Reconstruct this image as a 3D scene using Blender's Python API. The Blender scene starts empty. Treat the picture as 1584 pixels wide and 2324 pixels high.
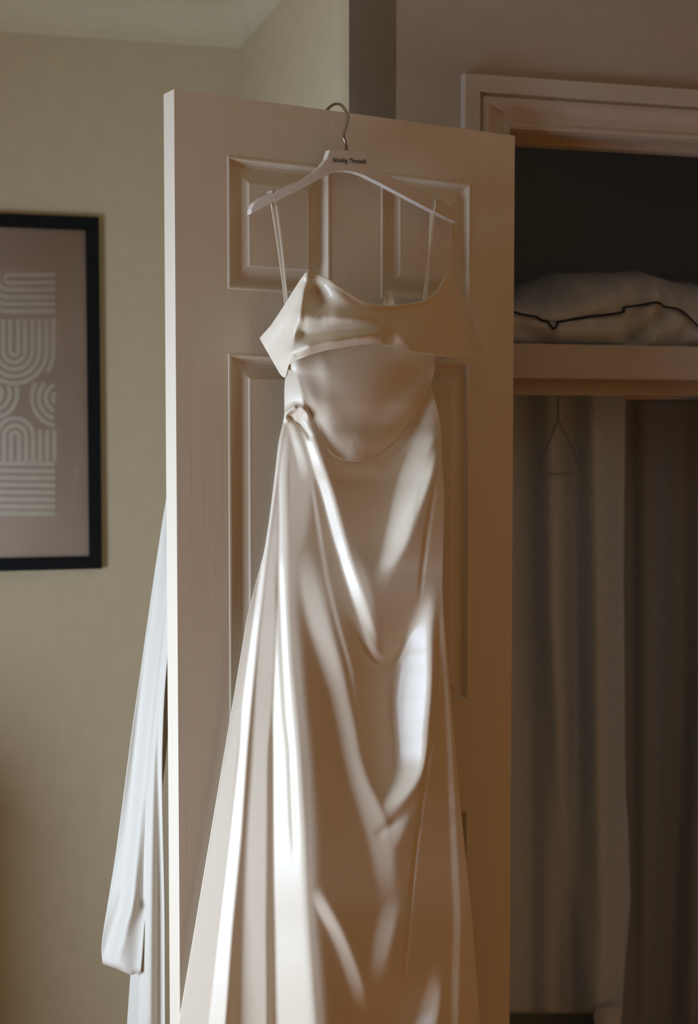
import bpy, bmesh, math
import numpy as np
from mathutils import Vector, noise as mnoise

scene = bpy.context.scene
COL = scene.collection

# ------------------------------------------------------------------ camera
F = 3228.0                       # focal length in pixels of the 1584 x 2324 frame (50 mm on 36 mm tall)
PITCH = math.radians(3.05)
CAMZ = 1.859                     # lengths below are drafted in units of 0.8 m; U turns them into metres
U = 0.8
cam_data = bpy.data.cameras.new('camera')
cam_data.sensor_fit = 'VERTICAL'
cam_data.sensor_height = 36.0
cam_data.sensor_width = 24.0
cam_data.lens = F / 2324.0 * 36.0
cam_data.clip_start = 0.05
cam_data.dof.use_dof = True
cam_data.dof.focus_distance = 2.62 * U
cam_data.dof.aperture_fstop = 3.2
cam = bpy.data.objects.new('camera', cam_data)
cam.location = (0, 0, CAMZ * U)
cam.rotation_euler = (math.radians(90) - PITCH, 0, 0)
COL.objects.link(cam)
scene.camera = cam

# ------------------------------------------------------------------ view, world
scene.view_settings.view_transform = 'Standard'
scene.view_settings.look = 'None'
scene.view_settings.gamma = 1.0
scene.view_settings.use_curve_mapping = False
scene.view_settings.exposure = -0.36

world = bpy.data.worlds.new('world')
scene.world = world
world.use_nodes = True
wbg = world.node_tree.nodes['Background']
wbg.inputs[0].default_value = (0.80, 0.90, 1.0, 1)
wbg.inputs[1].default_value = 0.6

# ------------------------------------------------------------------ room frame
TILT = math.radians(15.2)
E1 = np.array([math.cos(TILT), math.sin(TILT), 0.0])     # along the back walls, to the right
E2 = np.array([-math.sin(TILT), math.cos(TILT), 0.0])    # away from the room
O = np.array([0.0, 2.925, 0.0])                          # outer corner of the closet wall
EZ = np.array([0.0, 0.0, 1.0])

def R(a, b, z):
    return O + a * E1 + b * E2 + z * EZ

# daylight through the window of the left wall
WIN_A, WIN_B0, WIN_B1, WIN_Z0, WIN_Z1 = -1.80, -1.38, -0.34, 0.72, 1.84
key_data = bpy.data.lights.new('window_daylight', 'AREA')
key_data.shape = 'RECTANGLE'
key_data.size = (WIN_B1 - WIN_B0) * U
key_data.size_y = (WIN_Z1 - WIN_Z0) * U
key_data.energy = 84.0 * U * U
key_data.color = (0.60, 0.765, 1.0)
key = bpy.data.objects.new('window_daylight', key_data)
key.location = R(WIN_A - 0.16, (WIN_B0 + WIN_B1) / 2, (WIN_Z0 + WIN_Z1) / 2) * U
key.rotation_euler = (math.radians(90), 0, TILT - math.radians(90))
COL.objects.link(key)

# ------------------------------------------------------------------ helpers
def tag(o, label=None, cat=None, group=None, kind=None):
    if label: o['label'] = label
    if cat: o['category'] = cat
    if group: o['group'] = group
    if kind: o['kind'] = kind
    return o

def mesh_obj(name, verts, faces, mat, parent=None, smooth=False):
    me = bpy.data.meshes.new(name)
    me.from_pydata([tuple(map(float, v)) for v in verts], [], [tuple(f) for f in faces])
    me.update()
    if smooth:
        me.polygons.foreach_set('use_smooth', [True] * len(me.polygons))
    if mat: me.materials.append(mat)
    o = bpy.data.objects.new(name, me)
    COL.objects.link(o)
    if parent: o.parent = parent
    return o

def empty(name, loc=(0, 0, 0)):
    o = bpy.data.objects.new(name, None)
    o.empty_display_size = 0.05
    COL.objects.link(o)
    o.location = tuple(map(float, loc))
    return o

def adopt(child, parent):
    """child keeps its world place under parent (parents are never rotated or scaled)"""
    child.parent = parent
    child.location = Vector(child.location) - Vector(parent.location)
    return child

class MB:
    def __init__(self): self.v = []; self.f = []
    def add(self, verts, faces):
        n = len(self.v)
        self.v += [np.asarray(q, float) for q in verts]
        self.f += [tuple(i + n for i in fc) for fc in faces]
    def box(self, fn, x0, x1, y0, y1, z0, z1):
        c = [fn(x, y, z) for x in (x0, x1) for y in (y0, y1) for z in (z0, z1)]
        self.add(c, [(0, 1, 3, 2), (4, 6, 7, 5), (0, 4, 5, 1), (2, 3, 7, 6), (0, 2, 6, 4), (1, 5, 7, 3)])
    def tube(self, pts, r, n=10, cap=True):
        pts = [np.asarray(q, float) for q in pts]
        rs = r if hasattr(r, '__len__') else [r] * len(pts)
        ref = None; vs = []
        for i, q in enumerate(pts):
            t = pts[min(i + 1, len(pts) - 1)] - pts[max(i - 1, 0)]
            t = t / (np.linalg.norm(t) + 1e-9)
            if ref is None:
                ref = np.cross(t, [0.31, 0.2, 0.93]); ref /= np.linalg.norm(ref)
            ref = ref - t * (ref @ t); ref /= np.linalg.norm(ref)
            bn = np.cross(t, ref)
            for k in range(n):
                a = 2 * math.pi * k / n
                vs.append(q + rs[i] * (math.cos(a) * ref + math.sin(a) * bn))
        fs = [(i * n + k, i * n + (k + 1) % n, (i + 1) * n + (k + 1) % n, (i + 1) * n + k)
              for i in range(len(pts) - 1) for k in range(n)]
        if cap:
            fs.append(tuple(reversed(range(n)))); m = (len(pts) - 1) * n
            fs.append(tuple(m + k for k in range(n)))
        self.add(vs, fs)
    def build(self, name, mat, parent=None, smooth=False, bevel=0.0):
        o = mesh_obj(name, self.v, self.f, mat, None, smooth)
        bm = bmesh.new(); bm.from_mesh(o.data)
        bmesh.ops.recalc_face_normals(bm, faces=bm.faces); bm.to_mesh(o.data); bm.free()
        if bevel:
            m = o.modifiers.new('bevel', 'BEVEL'); m.width = bevel; m.segments = 2; m.limit_method = 'ANGLE'
        if parent: adopt(o, parent)
        return o

def grid_obj(name, P, mat, parent=None, solid=0.0, subsurf=0):
    """P: rows x cols x 3 -> smooth sheet"""
    nr, nc = P.shape[:2]
    me = bpy.data.meshes.new(name)
    idx = np.arange(nr * nc).reshape(nr, nc)
    q = np.stack([idx[:-1, :-1], idx[1:, :-1], idx[1:, 1:], idx[:-1, 1:]], -1).reshape(-1, 4)
    me.vertices.add(nr * nc); me.vertices.foreach_set('co', P.reshape(-1).astype(np.float32))
    me.loops.add(q.size); me.loops.foreach_set('vertex_index', q.reshape(-1).astype(np.int32))
    me.polygons.add(len(q))
    me.polygons.foreach_set('loop_start', (np.arange(len(q)) * 4).astype(np.int32))
    me.polygons.foreach_set('use_smooth', np.ones(len(q), bool))
    me.update(calc_edges=True); me.validate()
    me.materials.append(mat)
    o = bpy.data.objects.new(name, me); COL.objects.link(o)
    if solid:
        m = o.modifiers.new('cloth_thickness', 'SOLIDIFY'); m.thickness = solid; m.offset = -1
    if parent: adopt(o, parent)
    return o

def catmull(pts, n=8):
    pts = [np.asarray(q, float) for q in pts]; out = []
    for i in range(len(pts) - 1):
        p0, p1, p2, p3 = pts[max(i - 1, 0)], pts[i], pts[i + 1], pts[min(i + 2, len(pts) - 1)]
        for k in range(n):
            t = k / n
            out.append(0.5 * ((2 * p1) + (-p0 + p2) * t + (2 * p0 - 5 * p1 + 4 * p2 - p3) * t * t + (-p0 + 3 * p1 - 3 * p2 + p3) * t ** 3))
    out.append(pts[-1]); return out

def smooth_curve(keys, xs, blur=0.0):
    """monotone-ish smooth interpolation of (x, value) keys"""
    k = np.array(keys, float)
    v = np.interp(xs, k[:, 0], k[:, 1])
    return v

def gblur(a, sig, axis):
    if sig <= 0: return a
    r = int(3 * sig) + 1
    k = np.exp(-0.5 * (np.arange(-r, r + 1) / sig) ** 2); k /= k.sum()
    a = np.moveaxis(a, axis, 0)
    p = np.concatenate([2 * a[:1] - a[1:r + 1][::-1], a, 2 * a[-1:] - a[-r - 1:-1][::-1]], 0)
    out = sum(k[i] * p[i:i + a.shape[0]] for i in range(2 * r + 1))
    return np.moveaxis(out, 0, axis)

def sstep(x):
    x = np.clip(x, 0, 1); return x * x * (3 - 2 * x)

def rays(px, py):
    a = (np.asarray(px, float) - 792.0) / F
    b = -(np.asarray(py, float) - 1162.0) / F
    return np.stack([a, math.cos(PITCH) + b * math.sin(PITCH), -math.sin(PITCH) + b * math.cos(PITCH)], -1)

CAMP = np.array([0, 0, CAMZ])
def on_plane(px, py, p0, n, w=0.0):
    r = rays(px, py)
    t = ((p0 - CAMP) @ n + w) / (r @ n)
    return CAMP + r * np.asarray(t)[..., None]

# ------------------------------------------------------------------ materials
def mat_base(name, col, rough=0.5, spec=0.5, metal=0.0):
    m = bpy.data.materials.new(name); m.use_nodes = True
    b = m.node_tree.nodes['Principled BSDF']
    b.inputs['Base Color'].default_value = (*col, 1)
    b.inputs['Roughness'].default_value = rough
    b.inputs['Specular IOR Level'].default_value = spec
    b.inputs['Metallic'].default_value = metal
    return m, m.node_tree, b

def add_noise(m, nt, b, col, scale=(8, 8, 8), amount=0.06, detail=4, bump=0.0, bump_dist=0.002, nscale=1.0):
    tc = nt.nodes.new('ShaderNodeTexCoord'); mp = nt.nodes.new('ShaderNodeMapping')
    mp.inputs['Scale'].default_value = scale
    nz = nt.nodes.new('ShaderNodeTexNoise'); nz.inputs['Scale'].default_value = nscale
    nz.inputs['Detail'].default_value = detail
    rp = nt.nodes.new('ShaderNodeValToRGB')
    lo = [c * (1 - amount) for c in col]; hi = [min(1, c * (1 + amount)) for c in col]
    rp.color_ramp.elements[0].position = 0.3; rp.color_ramp.elements[1].position = 0.7
    rp.color_ramp.elements[0].color = (*lo, 1); rp.color_ramp.elements[1].color = (*hi, 1)
    nt.links.new(tc.outputs['Object'], mp.inputs['Vector'])
    nt.links.new(mp.outputs['Vector'], nz.inputs['Vector'])
    nt.links.new(nz.outputs['Fac'], rp.inputs['Fac'])
    nt.links.new(rp.outputs['Color'], b.inputs['Base Color'])
    if bump:
        bp = nt.nodes.new('ShaderNodeBump'); bp.inputs['Strength'].default_value = bump
        bp.inputs['Distance'].default_value = bump_dist
        nt.links.new(nz.outputs['Fac'], bp.inputs['Height'])
        nt.links.new(bp.outputs['Normal'], b.inputs['Normal'])
    return m

def simple(name, col, rough=0.6, spec=0.4, metal=0.0, scale=(9, 9, 9), amount=0.05, bump=0.0, dist=0.001, detail=4):
    m, nt, b = mat_base(name, col, rough, spec, metal)
    return add_noise(m, nt, b, col, scale, amount, detail, bump, dist)

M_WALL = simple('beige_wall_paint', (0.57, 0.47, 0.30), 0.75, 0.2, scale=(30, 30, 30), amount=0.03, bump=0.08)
M_CLOSETWALL = simple('darkened_closet_wall_paint', (0.50, 0.40, 0.315), 0.75, 0.2, scale=(30, 30, 30), amount=0.03, bump=0.08)  # brown paint, darkened to stand in for shade missing on this wall
M_WARMWALL = simple('warm_wall_paint', (0.88, 0.45, 0.14), 0.8, 0.2, scale=(12, 12, 12), amount=0.03)
M_CEIL = simple('ceiling_paint', (0.64, 0.57, 0.39), 0.8, 0.2, scale=(20, 20, 20), amount=0.03)
M_CARPET = simple('brown_carpet', (0.64, 0.32, 0.11), 0.95, 0.1, scale=(150, 150, 150), amount=0.2, bump=0.5)
M_TRIM = simple('trim_gloss_paint', (0.58, 0.48, 0.39), 0.4, 0.4, scale=(20, 20, 20), amount=0.03)
M_DOOR = simple('door_satin_paint', (0.80, 0.685, 0.53), 0.42, 0.45, scale=(170, 170, 5), amount=0.02, bump=0.12, dist=0.0012, detail=5)
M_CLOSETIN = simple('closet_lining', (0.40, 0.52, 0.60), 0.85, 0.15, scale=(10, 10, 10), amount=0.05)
M_SHELF = simple('shelf_paint', (0.58, 0.52, 0.48), 0.6, 0.3, scale=(6, 6, 40), amount=0.04)
M_FRAME = simple('black_frame_wood', (0.003, 0.005, 0.006), 0.5, 0.2, scale=(60, 60, 8), amount=0.2)
M_PRINT = simple('print_paper', (0.60, 0.45, 0.33), 0.85, 0.1, scale=(5, 5, 5), amount=0.10)
M_PRINTLINE = simple('print_line_ink', (0.78, 0.69, 0.52), 0.85, 0.1, scale=(40, 40, 40), amount=0.04)
M_HANGER = simple('hanger_white_plastic', (0.80, 0.70, 0.60), 0.45, 0.45, scale=(10, 10, 10), amount=0.02)
M_INK = simple('dark_lettering', (0.012, 0.012, 0.02), 0.6, 0.2, amount=0.1)
M_METAL = simple('hook_metal', (0.42, 0.36, 0.30), 0.28, 0.5, 1.0, amount=0.05)
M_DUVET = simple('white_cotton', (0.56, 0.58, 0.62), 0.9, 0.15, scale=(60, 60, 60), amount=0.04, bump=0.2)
M_PIPING = simple('black_piping', (0.012, 0.014, 0.02), 0.7, 0.2, amount=0.2)
M_COVER = simple('grey_garment_cover', (0.53, 0.62, 0.76), 0.7, 0.3, scale=(90, 90, 90), amount=0.05, bump=0.15)
M_COVERDARK = simple('dark_garment_cover', (0.30, 0.36, 0.44), 0.75, 0.25, scale=(90, 90, 90), amount=0.05, bump=0.15)
M_DRAPE = simple('white_drape_cloth', (0.62, 0.56, 0.46), 0.6, 0.3, scale=(200, 200, 200), amount=0.01)

def satin(name, col, rough):
    m, nt, b = mat_base(name, col, rough, 0.55)
    add_noise(m, nt, b, col, (260, 260, 120), 0.015, 3, 0.05, 0.0006)
    b.inputs['Sheen Weight'].default_value = 0.12
    b.inputs['Sheen Roughness'].default_value = 0.4
    return m
M_SATIN = satin('ivory_satin', (0.86, 0.735, 0.56), 0.34)
M_LINING = satin('satin_lining', (0.80, 0.70, 0.58), 0.5)

def glass_mat():
    m = bpy.data.materials.new('picture_glass'); m.use_nodes = True
    nt = m.node_tree; nt.nodes.clear()
    out = nt.nodes.new('ShaderNodeOutputMaterial'); mix = nt.nodes.new('ShaderNodeMixShader')
    tr = nt.nodes.new('ShaderNodeBsdfTransparent'); gl = nt.nodes.new('ShaderNodeBsdfGlossy')
    gl.inputs['Roughness'].default_value = 0.03
    fr = nt.nodes.new('ShaderNodeFresnel'); fr.inputs['IOR'].default_value = 1.5
    nt.links.new(fr.outputs[0], mix.inputs[0]); nt.links.new(tr.outputs[0], mix.inputs[1])
    nt.links.new(gl.outputs[0], mix.inputs[2]); nt.links.new(mix.outputs[0], out.inputs[0])
    return m
M_GLASS = glass_mat()

# ------------------------------------------------------------------ the room
BACK_B = 0.975            # back wall plane
CEIL_Z = 2.995
A_LEFT, A_RIGHT, B_REAR = WIN_A, 2.6, -4.6
RET_DA = -0.035           # the return wall is a little out of square

def wall(name, boxes, mat):
    m = MB()
    for bx in boxes: m.box(R, *bx)
    return tag(m.build(name, mat), kind='structure')

OP_A0, OP_A1, OP_Z = 0.345, 1.35, 2.50     # closet opening
tag(wall('floor', [(A_LEFT - .3, A_RIGHT + .3, B_REAR - .3, BACK_B + .2, -0.1, 0.0)], M_CARPET), 'brown carpeted floor of the bedroom', None)
tag(wall('ceiling', [(A_LEFT - .3, A_RIGHT + .3, B_REAR - .3, BACK_B + .2, CEIL_Z, CEIL_Z + .1)], M_CEIL))
wall('wall_back', [(A_LEFT - .12, 0.12, BACK_B, BACK_B + .12, 0, CEIL_Z)], M_WALL)
# return wall between the back wall and the closet corner
m = MB()
q = [(0, 0), (0.10, 0), (0.10, BACK_B), (RET_DA, BACK_B)]
m.add([R(a, b, z) for z in (0, CEIL_Z) for a, b in q],
      [(0, 1, 2, 3), (4, 5, 6, 7), (0, 1, 5, 4), (1, 2, 6, 5), (2, 3, 7, 6), (3, 0, 4, 7)])
tag(m.build('wall_side', M_WALL), kind='structure')
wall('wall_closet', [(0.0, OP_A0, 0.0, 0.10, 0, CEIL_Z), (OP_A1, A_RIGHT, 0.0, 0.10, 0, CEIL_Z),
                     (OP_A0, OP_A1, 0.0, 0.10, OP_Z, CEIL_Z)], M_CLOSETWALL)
wall('wall_right', [(A_RIGHT, A_RIGHT + .12, B_REAR, 0.1, 0, CEIL_Z)], M_WARMWALL)
wall('wall_rear', [(A_LEFT - .12, A_RIGHT + .12, B_REAR - .12, B_REAR, 0, CEIL_Z)], M_WARMWALL)
wall('wall_left', [(A_LEFT - .12, A_LEFT, B_REAR, WIN_B0, 0, CEIL_Z), (A_LEFT - .12, A_LEFT, WIN_B1, BACK_B, 0, CEIL_Z),
                   (A_LEFT - .12, A_LEFT, WIN_B0, WIN_B1, 0, WIN_Z0), (A_LEFT - .12, A_LEFT, WIN_B0, WIN_B1, WIN_Z1, CEIL_Z)], M_WARMWALL)
m = MB()
for bx in [(A_LEFT - .09, A_LEFT - .03, WIN_B0, WIN_B0 + .05, WIN_Z0, WIN_Z1), (A_LEFT - .09, A_LEFT - .03, WIN_B1 - .05, WIN_B1, WIN_Z0, WIN_Z1),
           (A_LEFT - .09, A_LEFT - .03, WIN_B0, WIN_B1, WIN_Z0, WIN_Z0 + .05), (A_LEFT - .09, A_LEFT - .03, WIN_B0, WIN_B1, WIN_Z1 - .05, WIN_Z1)]:
    m.box(R, *bx)
tag(m.build('window_1', M_TRIM), kind='structure')
# closet interior
wall('wall_closet_left', [(0.10, 0.22, 0.10, BACK_B, 0, CEIL_Z)], M_CLOSETIN)
wall('wall_closet_right', [(1.55, 1.65, 0.10, BACK_B, 0, CEIL_Z)], M_CLOSETIN)
wall('wall_closet_back', [(0.22, 1.55, 0.78, BACK_B, 0, CEIL_Z)], M_CLOSETIN)
wall('ceiling_closet', [(0.22, 1.55, 0.10, 0.78, 2.85, CEIL_Z)], M_CLOSETIN)

# cornice: cove profile swept along back wall, return wall, closet wall
CV = 0.105
prof = [(0.0, 0.0), (0.006, 0.0)] + [(0.006 + (CV - 0.012) * (1 - math.cos(t)), 0.006 + (CV - 0.012) * math.sin(t))
        for t in np.linspace(0, math.pi / 2, 9)] + [(CV, CV - 0.004), (CV, CV)]
prof = [(d, h) for d, h in prof]
m = MB()
path = [(A_LEFT, BACK_B, (0, -1)), (RET_DA, BACK_B, (-1, -1)), (0.0, 0.0, (-1, -1)), (A_RIGHT, 0.0, (0, -1))]
np_ = len(prof)
vs = []
for a, b, (da, db) in path:
    for d, h in prof:
        vs.append(R(a + da * d, b + db * d, CEIL_Z - CV + h))
fs = [(i * np_ + k, i * np_ + k + 1, (i + 1) * np_ + k + 1, (i + 1) * np_ + k) for i in range(3) for k in range(np_ - 1)]
m.add(vs, fs)
cor = m.build('trim_1', M_CEIL)
tag(cor, kind='structure')

# architrave around the closet opening: moulded profile, mitred
AW = 0.105
ap = [(0, 0), (0, .020), (.002, .022), (.034, .022), (.036, .020), (.036, .011), (.040, .011), (.044, .017), (.052, .0185),
      (.060, .017), (.068, .011), (.074, .0075), (.092, .0075), (.094, .010), (.098, .012), (.105, .011), (.105, 0)]
m = MB()
for leg in range(3):
    vs = []
    for end in range(2):
        for q, d in ap:
            i = q - AW                       # distance outside the opening is AW - q
            off = AW - q
            if leg == 0: a, z = OP_A0 - off, (0 if end == 0 else OP_Z + off)
            elif leg == 1: a, z = (OP_A0 - off if end == 0 else OP_A1 + off), OP_Z + off
            else: a, z = OP_A1 + off, (OP_Z + off if end == 0 else 0)
            vs.append(R(a, -d, z))
    n = len(ap)
    m.add(vs, [(k, k + 1, n + k + 1, n + k) for k in range(n - 1)])
tag(m.build('trim_2', M_TRIM), kind='structure')
# door lining (jamb) with stop
m = MB()
m.box(R, OP_A0, OP_A1, 0.0, 0.112, OP_Z - 0.004, OP_Z + 0.02)
m.box(R, OP_A0, OP_A0 + .004, 0.0, 0.112, 0, OP_Z); m.box(R, OP_A1 - .004, OP_A1, 0.0, 0.112, 0, OP_Z)
m.box(R, OP_A0, OP_A1, 0.055, 0.088, OP_Z - .016, OP_Z - .004)
tag(m.build('trim_3', M_TRIM), kind='structure')
m = MB()
m.box(R, A_LEFT, RET_DA, BACK_B - .018, BACK_B, 0, .12)
tag(m.build('baseboard_back', M_TRIM), kind='structure')

# ------------------------------------------------------------------ the open door
DD = np.array([math.cos(math.radians(31.14)), math.sin(math.radians(31.14)), 0.0])   # free edge -> hinge
DN = np.array([DD[1], -DD[0], 0.0])                                                    # out of the visible face
DP = np.array([-0.3113, 2.5675, 0.0])
DW, DH, DT = 0.762, 2.476, 0.046
def D(u, w, z): return DP + u * DD + w * DN + z * EZ

door = empty('door_1', DP); tag(door, 'open six-panel white door with the dress hanging from its top', None, None, 'structure')
us = [0, .104, .322, .436, .652, DW]
zs = [0, DH - 2.226, DH - 1.385, DH - 1.162, DH - .465, DH - .348, DH - .106, DH]
m = MB()
for i in range(5):
    for j in range(7):
        if i in (1, 3) and j in (1, 3, 5): continue
        m.add([D(us[i], 0, zs[j]), D(us[i + 1], 0, zs[j]), D(us[i + 1], 0, zs[j + 1]), D(us[i], 0, zs[j + 1])], [(0, 1, 2, 3)])
for (a, b) in (((0, 0), (DW, 0)), ((DW, 0), (DW, DH)), ((DW, DH), (0, DH)), ((0, DH), (0, 0))):
    m.add([D(a[0], 0, a[1]), D(b[0], 0, b[1]), D(b[0], -DT, b[1]), D(a[0], -DT, a[1])], [(0, 1, 2, 3)])
m.add([D(0, -DT, 0), D(DW, -DT, 0), D(DW, -DT, DH), D(0, -DT, DH)], [(0, 1, 2, 3)])
slab = m.build('door_frame', M_DOOR, door)
ringp = [(0, 0), (.002, .0012), (.005, .0012), (.009, -.004), (.012, -.0085), (.018, -.0105), (.026, -.0095), (.036, -.006), (.043, -.0035),
         (.045, -.0015), (.0475, -.0010), (.050, -.0012)]
for i in (1, 3):
    for j in (1, 3, 5):
        vs = []
        for ins, dep in ringp:
            u0, u1, z0, z1 = us[i] + ins, us[i + 1] - ins, zs[j] + ins, zs[j + 1] - ins
            vs += [D(u0, dep, z0), D(u1, dep, z0), D(u1, dep, z1), D(u0, dep, z1)]
        fs = [(r * 4 + k, r * 4 + (k + 1) % 4, r * 4 + 4 + (k + 1) % 4, r * 4 + 4 + k) for r in range(len(ringp) - 1) for k in range(4)]
        fs.append(tuple(range((len(ringp) - 1) * 4, len(ringp) * 4)))
        mm = MB(); mm.add(vs, fs); mm.build('panel', M_DOOR, door)
for zc in (2.25, 0.30):
    mm = MB(); mm.tube([D(DW + .004, -DT - .004, zc - .045), D(DW + .004, -DT - .004, zc + .045)], .006, 10)
    mm.build('hinge', M_METAL, door, smooth=False)

# ------------------------------------------------------------------ hanger
def HP(px, py, w): return on_plane(px, py, DP, DN, w)
hanger = empty('clothes_hanger', on_plane(np.array(790.), np.array(400.), DP, DN, .03))
tag(hanger, 'white shaped clothes hanger with printed neck, hooked over the door top', 'clothes hanger')
up = [(569, 486), (570, 474), (577, 460), (590, 449), (606, 441), (613, 438), (617, 431), (621, 440), (630, 431), (660, 418), (690, 405), (712, 391), (729, 376),
      (741, 361), (748, 339), (788, 341), (829, 345), (838, 360), (852, 376), (872, 391), (900, 407), (940, 428), (972, 443), (981, 446), (985, 456), (992, 449), (1010, 458), (1030, 474), (1041, 497), (1037, 504)]
lo = [(569, 486), (580, 480), (600, 470), (610, 465), (617, 461), (625, 458), (632, 455), (650, 446), (672, 436), (695, 424), (715, 413), (732, 403), (750, 394),
      (768, 389), (788, 388), (806, 391), (826, 398), (846, 408), (872, 421), (900, 436), (936, 455), (955, 465), (966, 471), (974, 475), (982, 479), (995, 486), (1012, 494), (1024, 499), (1035, 504), (1037, 504)]
def bow(px): return 0.050 - 0.020 * ((np.asarray(px, float) - 795) / 240) ** 2     # arms sweep back a little
m = MB(); T = 0.016
vs = []
nU = len(up)
for k in range(nU):
    for (px, py) in (up[k], lo[k]):
        w = float(bow(px)); vs.append(HP(px, py, w))
for k in range(nU):
    for (px, py) in (up[k], lo[k]):
        w = float(bow(px)); vs.append(HP(px, py, w) - DN * T)
o2 = 2 * nU; fs = []
for k in range(nU - 1):
    fs += [(2 * k, 2 * k + 1, 2 * k + 3, 2 * k + 2), (o2 + 2 * k, o2 + 2 * k + 2, o2 + 2 * k + 3, o2 + 2 * k + 1)]
    fs += [(2 * k, 2 * k + 2, o2 + 2 * k + 2, o2 + 2 * k), (2 * k + 1, o2 + 2 * k + 1, o2 + 2 * k + 3, 2 * k + 3)]
m.add(vs, fs)
body = m.build('hanger_body', M_HANGER, hanger)
bm = bmesh.new(); bm.from_mesh(body.data); bmesh.ops.remove_doubles(bm, verts=bm.verts, dist=1e-5)
bmesh.ops.recalc_face_normals(bm, faces=bm.faces); bm.to_mesh(body.data); bm.free()
bv = body.modifiers.new('bevel', 'BEVEL'); bv.width = .003; bv.segments = 3; bv.limit_method = 'ANGLE'; bv.angle_limit = math.radians(50)
# hook: up from the neck, over the door top and down behind
hk = [(787, 343, .042), (784, 325, .042), (780, 310, .042), (781, 300, .041), (786, 284, .038), (789, 270, .033), (788, 257, .024)]
pts = [HP(x, y, w) for x, y, w in hk]
u0 = float((pts[-1] - DP) @ DD)
ztop = DH + .0045
for u, w, z in ((u0 - .004, .010, DH + .010), (u0 - .006, -.006, DH + .0155), (u0 - .008, -.022, DH + .0145), (u0 - .011, -.038, DH + .006), (u0 - .012, -.050, DH - .012), (u0 - .012, -.054, DH - .03)):
    pts.append(D(u, w, z))
mm = MB(); mm.tube(catmull(pts, 6), .0028, 10); mm.build('hook', M_METAL, hanger, smooth=True)
# lettering
cu = bpy.data.curves.new('hanger_text', 'FONT'); cu.body = 'Shindig Threads'; cu.size = 1.0; cu.extrude = 0.0; cu.offset = 0.012
cu.resolution_u = 3
to = bpy.data.objects.new('hanger_text', cu); COL.objects.link(to)
dg = bpy.context.evaluated_depsgraph_get()
tm = bpy.data.meshes.new_from_object(to.evaluated_get(dg))
bpy.data.objects.remove(to)
co = np.zeros(len(tm.vertices) * 3); tm.vertices.foreach_get('co', co); co = co.reshape(-1, 3)
x0, x1 = co[:, 0].min(), co[:, 0].max()
A = HP(755., 367.5, .0508); B = HP(831., 371.0, .0508)
ex = (B - A) / (x1 - x0); sc = np.linalg.norm(ex); 
new = A + (co[:, :1] - x0) * ex + (co[:, 1:2] * sc * 0.98) * EZ
wn = (new - DP) @ DN
new = new + (0.0509 - wn)[:, None] * DN
tm.vertices.foreach_set('co', new.reshape(-1)); tm.update()
tm.materials.append(M_INK)
to = bpy.data.objects.new('lettering', tm); COL.objects.link(to); adopt(to, hanger)

# ------------------------------------------------------------------ the dress
dress = empty('wedding_dress', on_plane(np.array(830.), np.array(1300.), DP, DN, .03))
tag(dress, 'ivory satin off-shoulder wedding dress with cowl folds hanging on the open door', 'dress')
SC = 1215.0      # pixels per metre near the door

def slope_to_dpx(s):
    den = np.maximum(0.852 + 0.524 * s, 0.18)
    return s / (SC * den)

def stroke(X, Y, keys, soft_l, soft_r):
    """keys: (y, x_left, x_right, slope); soft edges in px"""
    k = np.array(keys, float)
    yy = Y[:, :1]
    xl = gblur(np.interp(yy, k[:, 0], k[:, 1]), 7, 0); xr = gblur(np.interp(yy, k[:, 0], k[:, 2]), 7, 0)
    s = np.interp(yy, k[:, 0], k[:, 3])
    s[(yy < k[0, 0]) | (yy > k[-1, 0])] = 0
    s = gblur(s, 7, 0)
    a = sstep((X - (xl - soft_l * .5)) / soft_l); b = 1 - sstep((X - (xr - soft_r * .5)) / soft_r)
    return a * b * s

def ridge(Xc, Yc, pts, h, sg, n=8, asym=None):
    c = np.array(catmull([(p[0], p[1]) for p in pts], n))
    hh = np.interp(np.linspace(0, 1, len(c)), np.linspace(0, 1, len(pts)), [p[2] if len(p) > 2 else 1.0 for p in pts])
    best = np.full(Xc.shape, 1e9); amp = np.zeros(Xc.shape)
    for i in range(len(c) - 1):
        ax, ay = c[i]; dx, dy = c[i + 1] - c[i]
        t = np.clip(((Xc - ax) * dx + (Yc - ay) * dy) / (dx * dx + dy * dy + 1e-9), 0, 1)
        d = (Xc - ax - t * dx) ** 2 + (Yc - ay - t * dy) ** 2
        mk = d < best; best[mk] = d[mk]; amp[mk] = (hh[i] + (hh[i + 1] - hh[i]) * t)[mk]
    # fade past the two ends so that a fold dies out instead of stopping
    return h * amp * np.exp(-best / (2 * sg * sg))

# ---- skirt
NR, NC = 720, 400
YB = 3180
ys = np.linspace(838, YB, NR)
ol = [(838, 651), (860, 646), (900, 645), (942, 646), (958, 643), (1000, 632), (1040, 628), (1100, 621), (1180, 611), (1250, 600), (1400, 561), (1650, 519), (2324, 405), (3180, 262)]
orr = [(838, 980), (890, 981), (930, 994), (960, 1000), (1057, 1004), (1117, 1009), (1255, 1006), (1334, 1004), (1400, 1008), (1489, 1016), (1626, 1028), (1803, 1043), (1955, 1058), (2082, 1072), (2324, 1090), (3180, 1140)]
xl = gblur(np.interp(ys, *np.array(ol, float).T), 4, 0); xr = gblur(np.interp(ys, *np.array(orr, float).T), 4, 0)
tt = np.linspace(0, 1, NC)
X = xl[:, None] + (xr - xl)[:, None] * tt[None]; Y = np.repeat(ys[:, None], NC, 1)
S = np.zeros_like(X)
def put(*a):
    global S
    S = np.maximum(S, stroke(X, Y, *a))
# outer soft layer
put([(1250, 588, 600, .0), (1400, 560, 580, .5), (1650, 519, 548, .7), (1904, 476, 524, .75), (2107, 441, 500, .75), (2324, 400, 478, .75), (3180, 262, 350, .6)], 14, 14)
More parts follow.
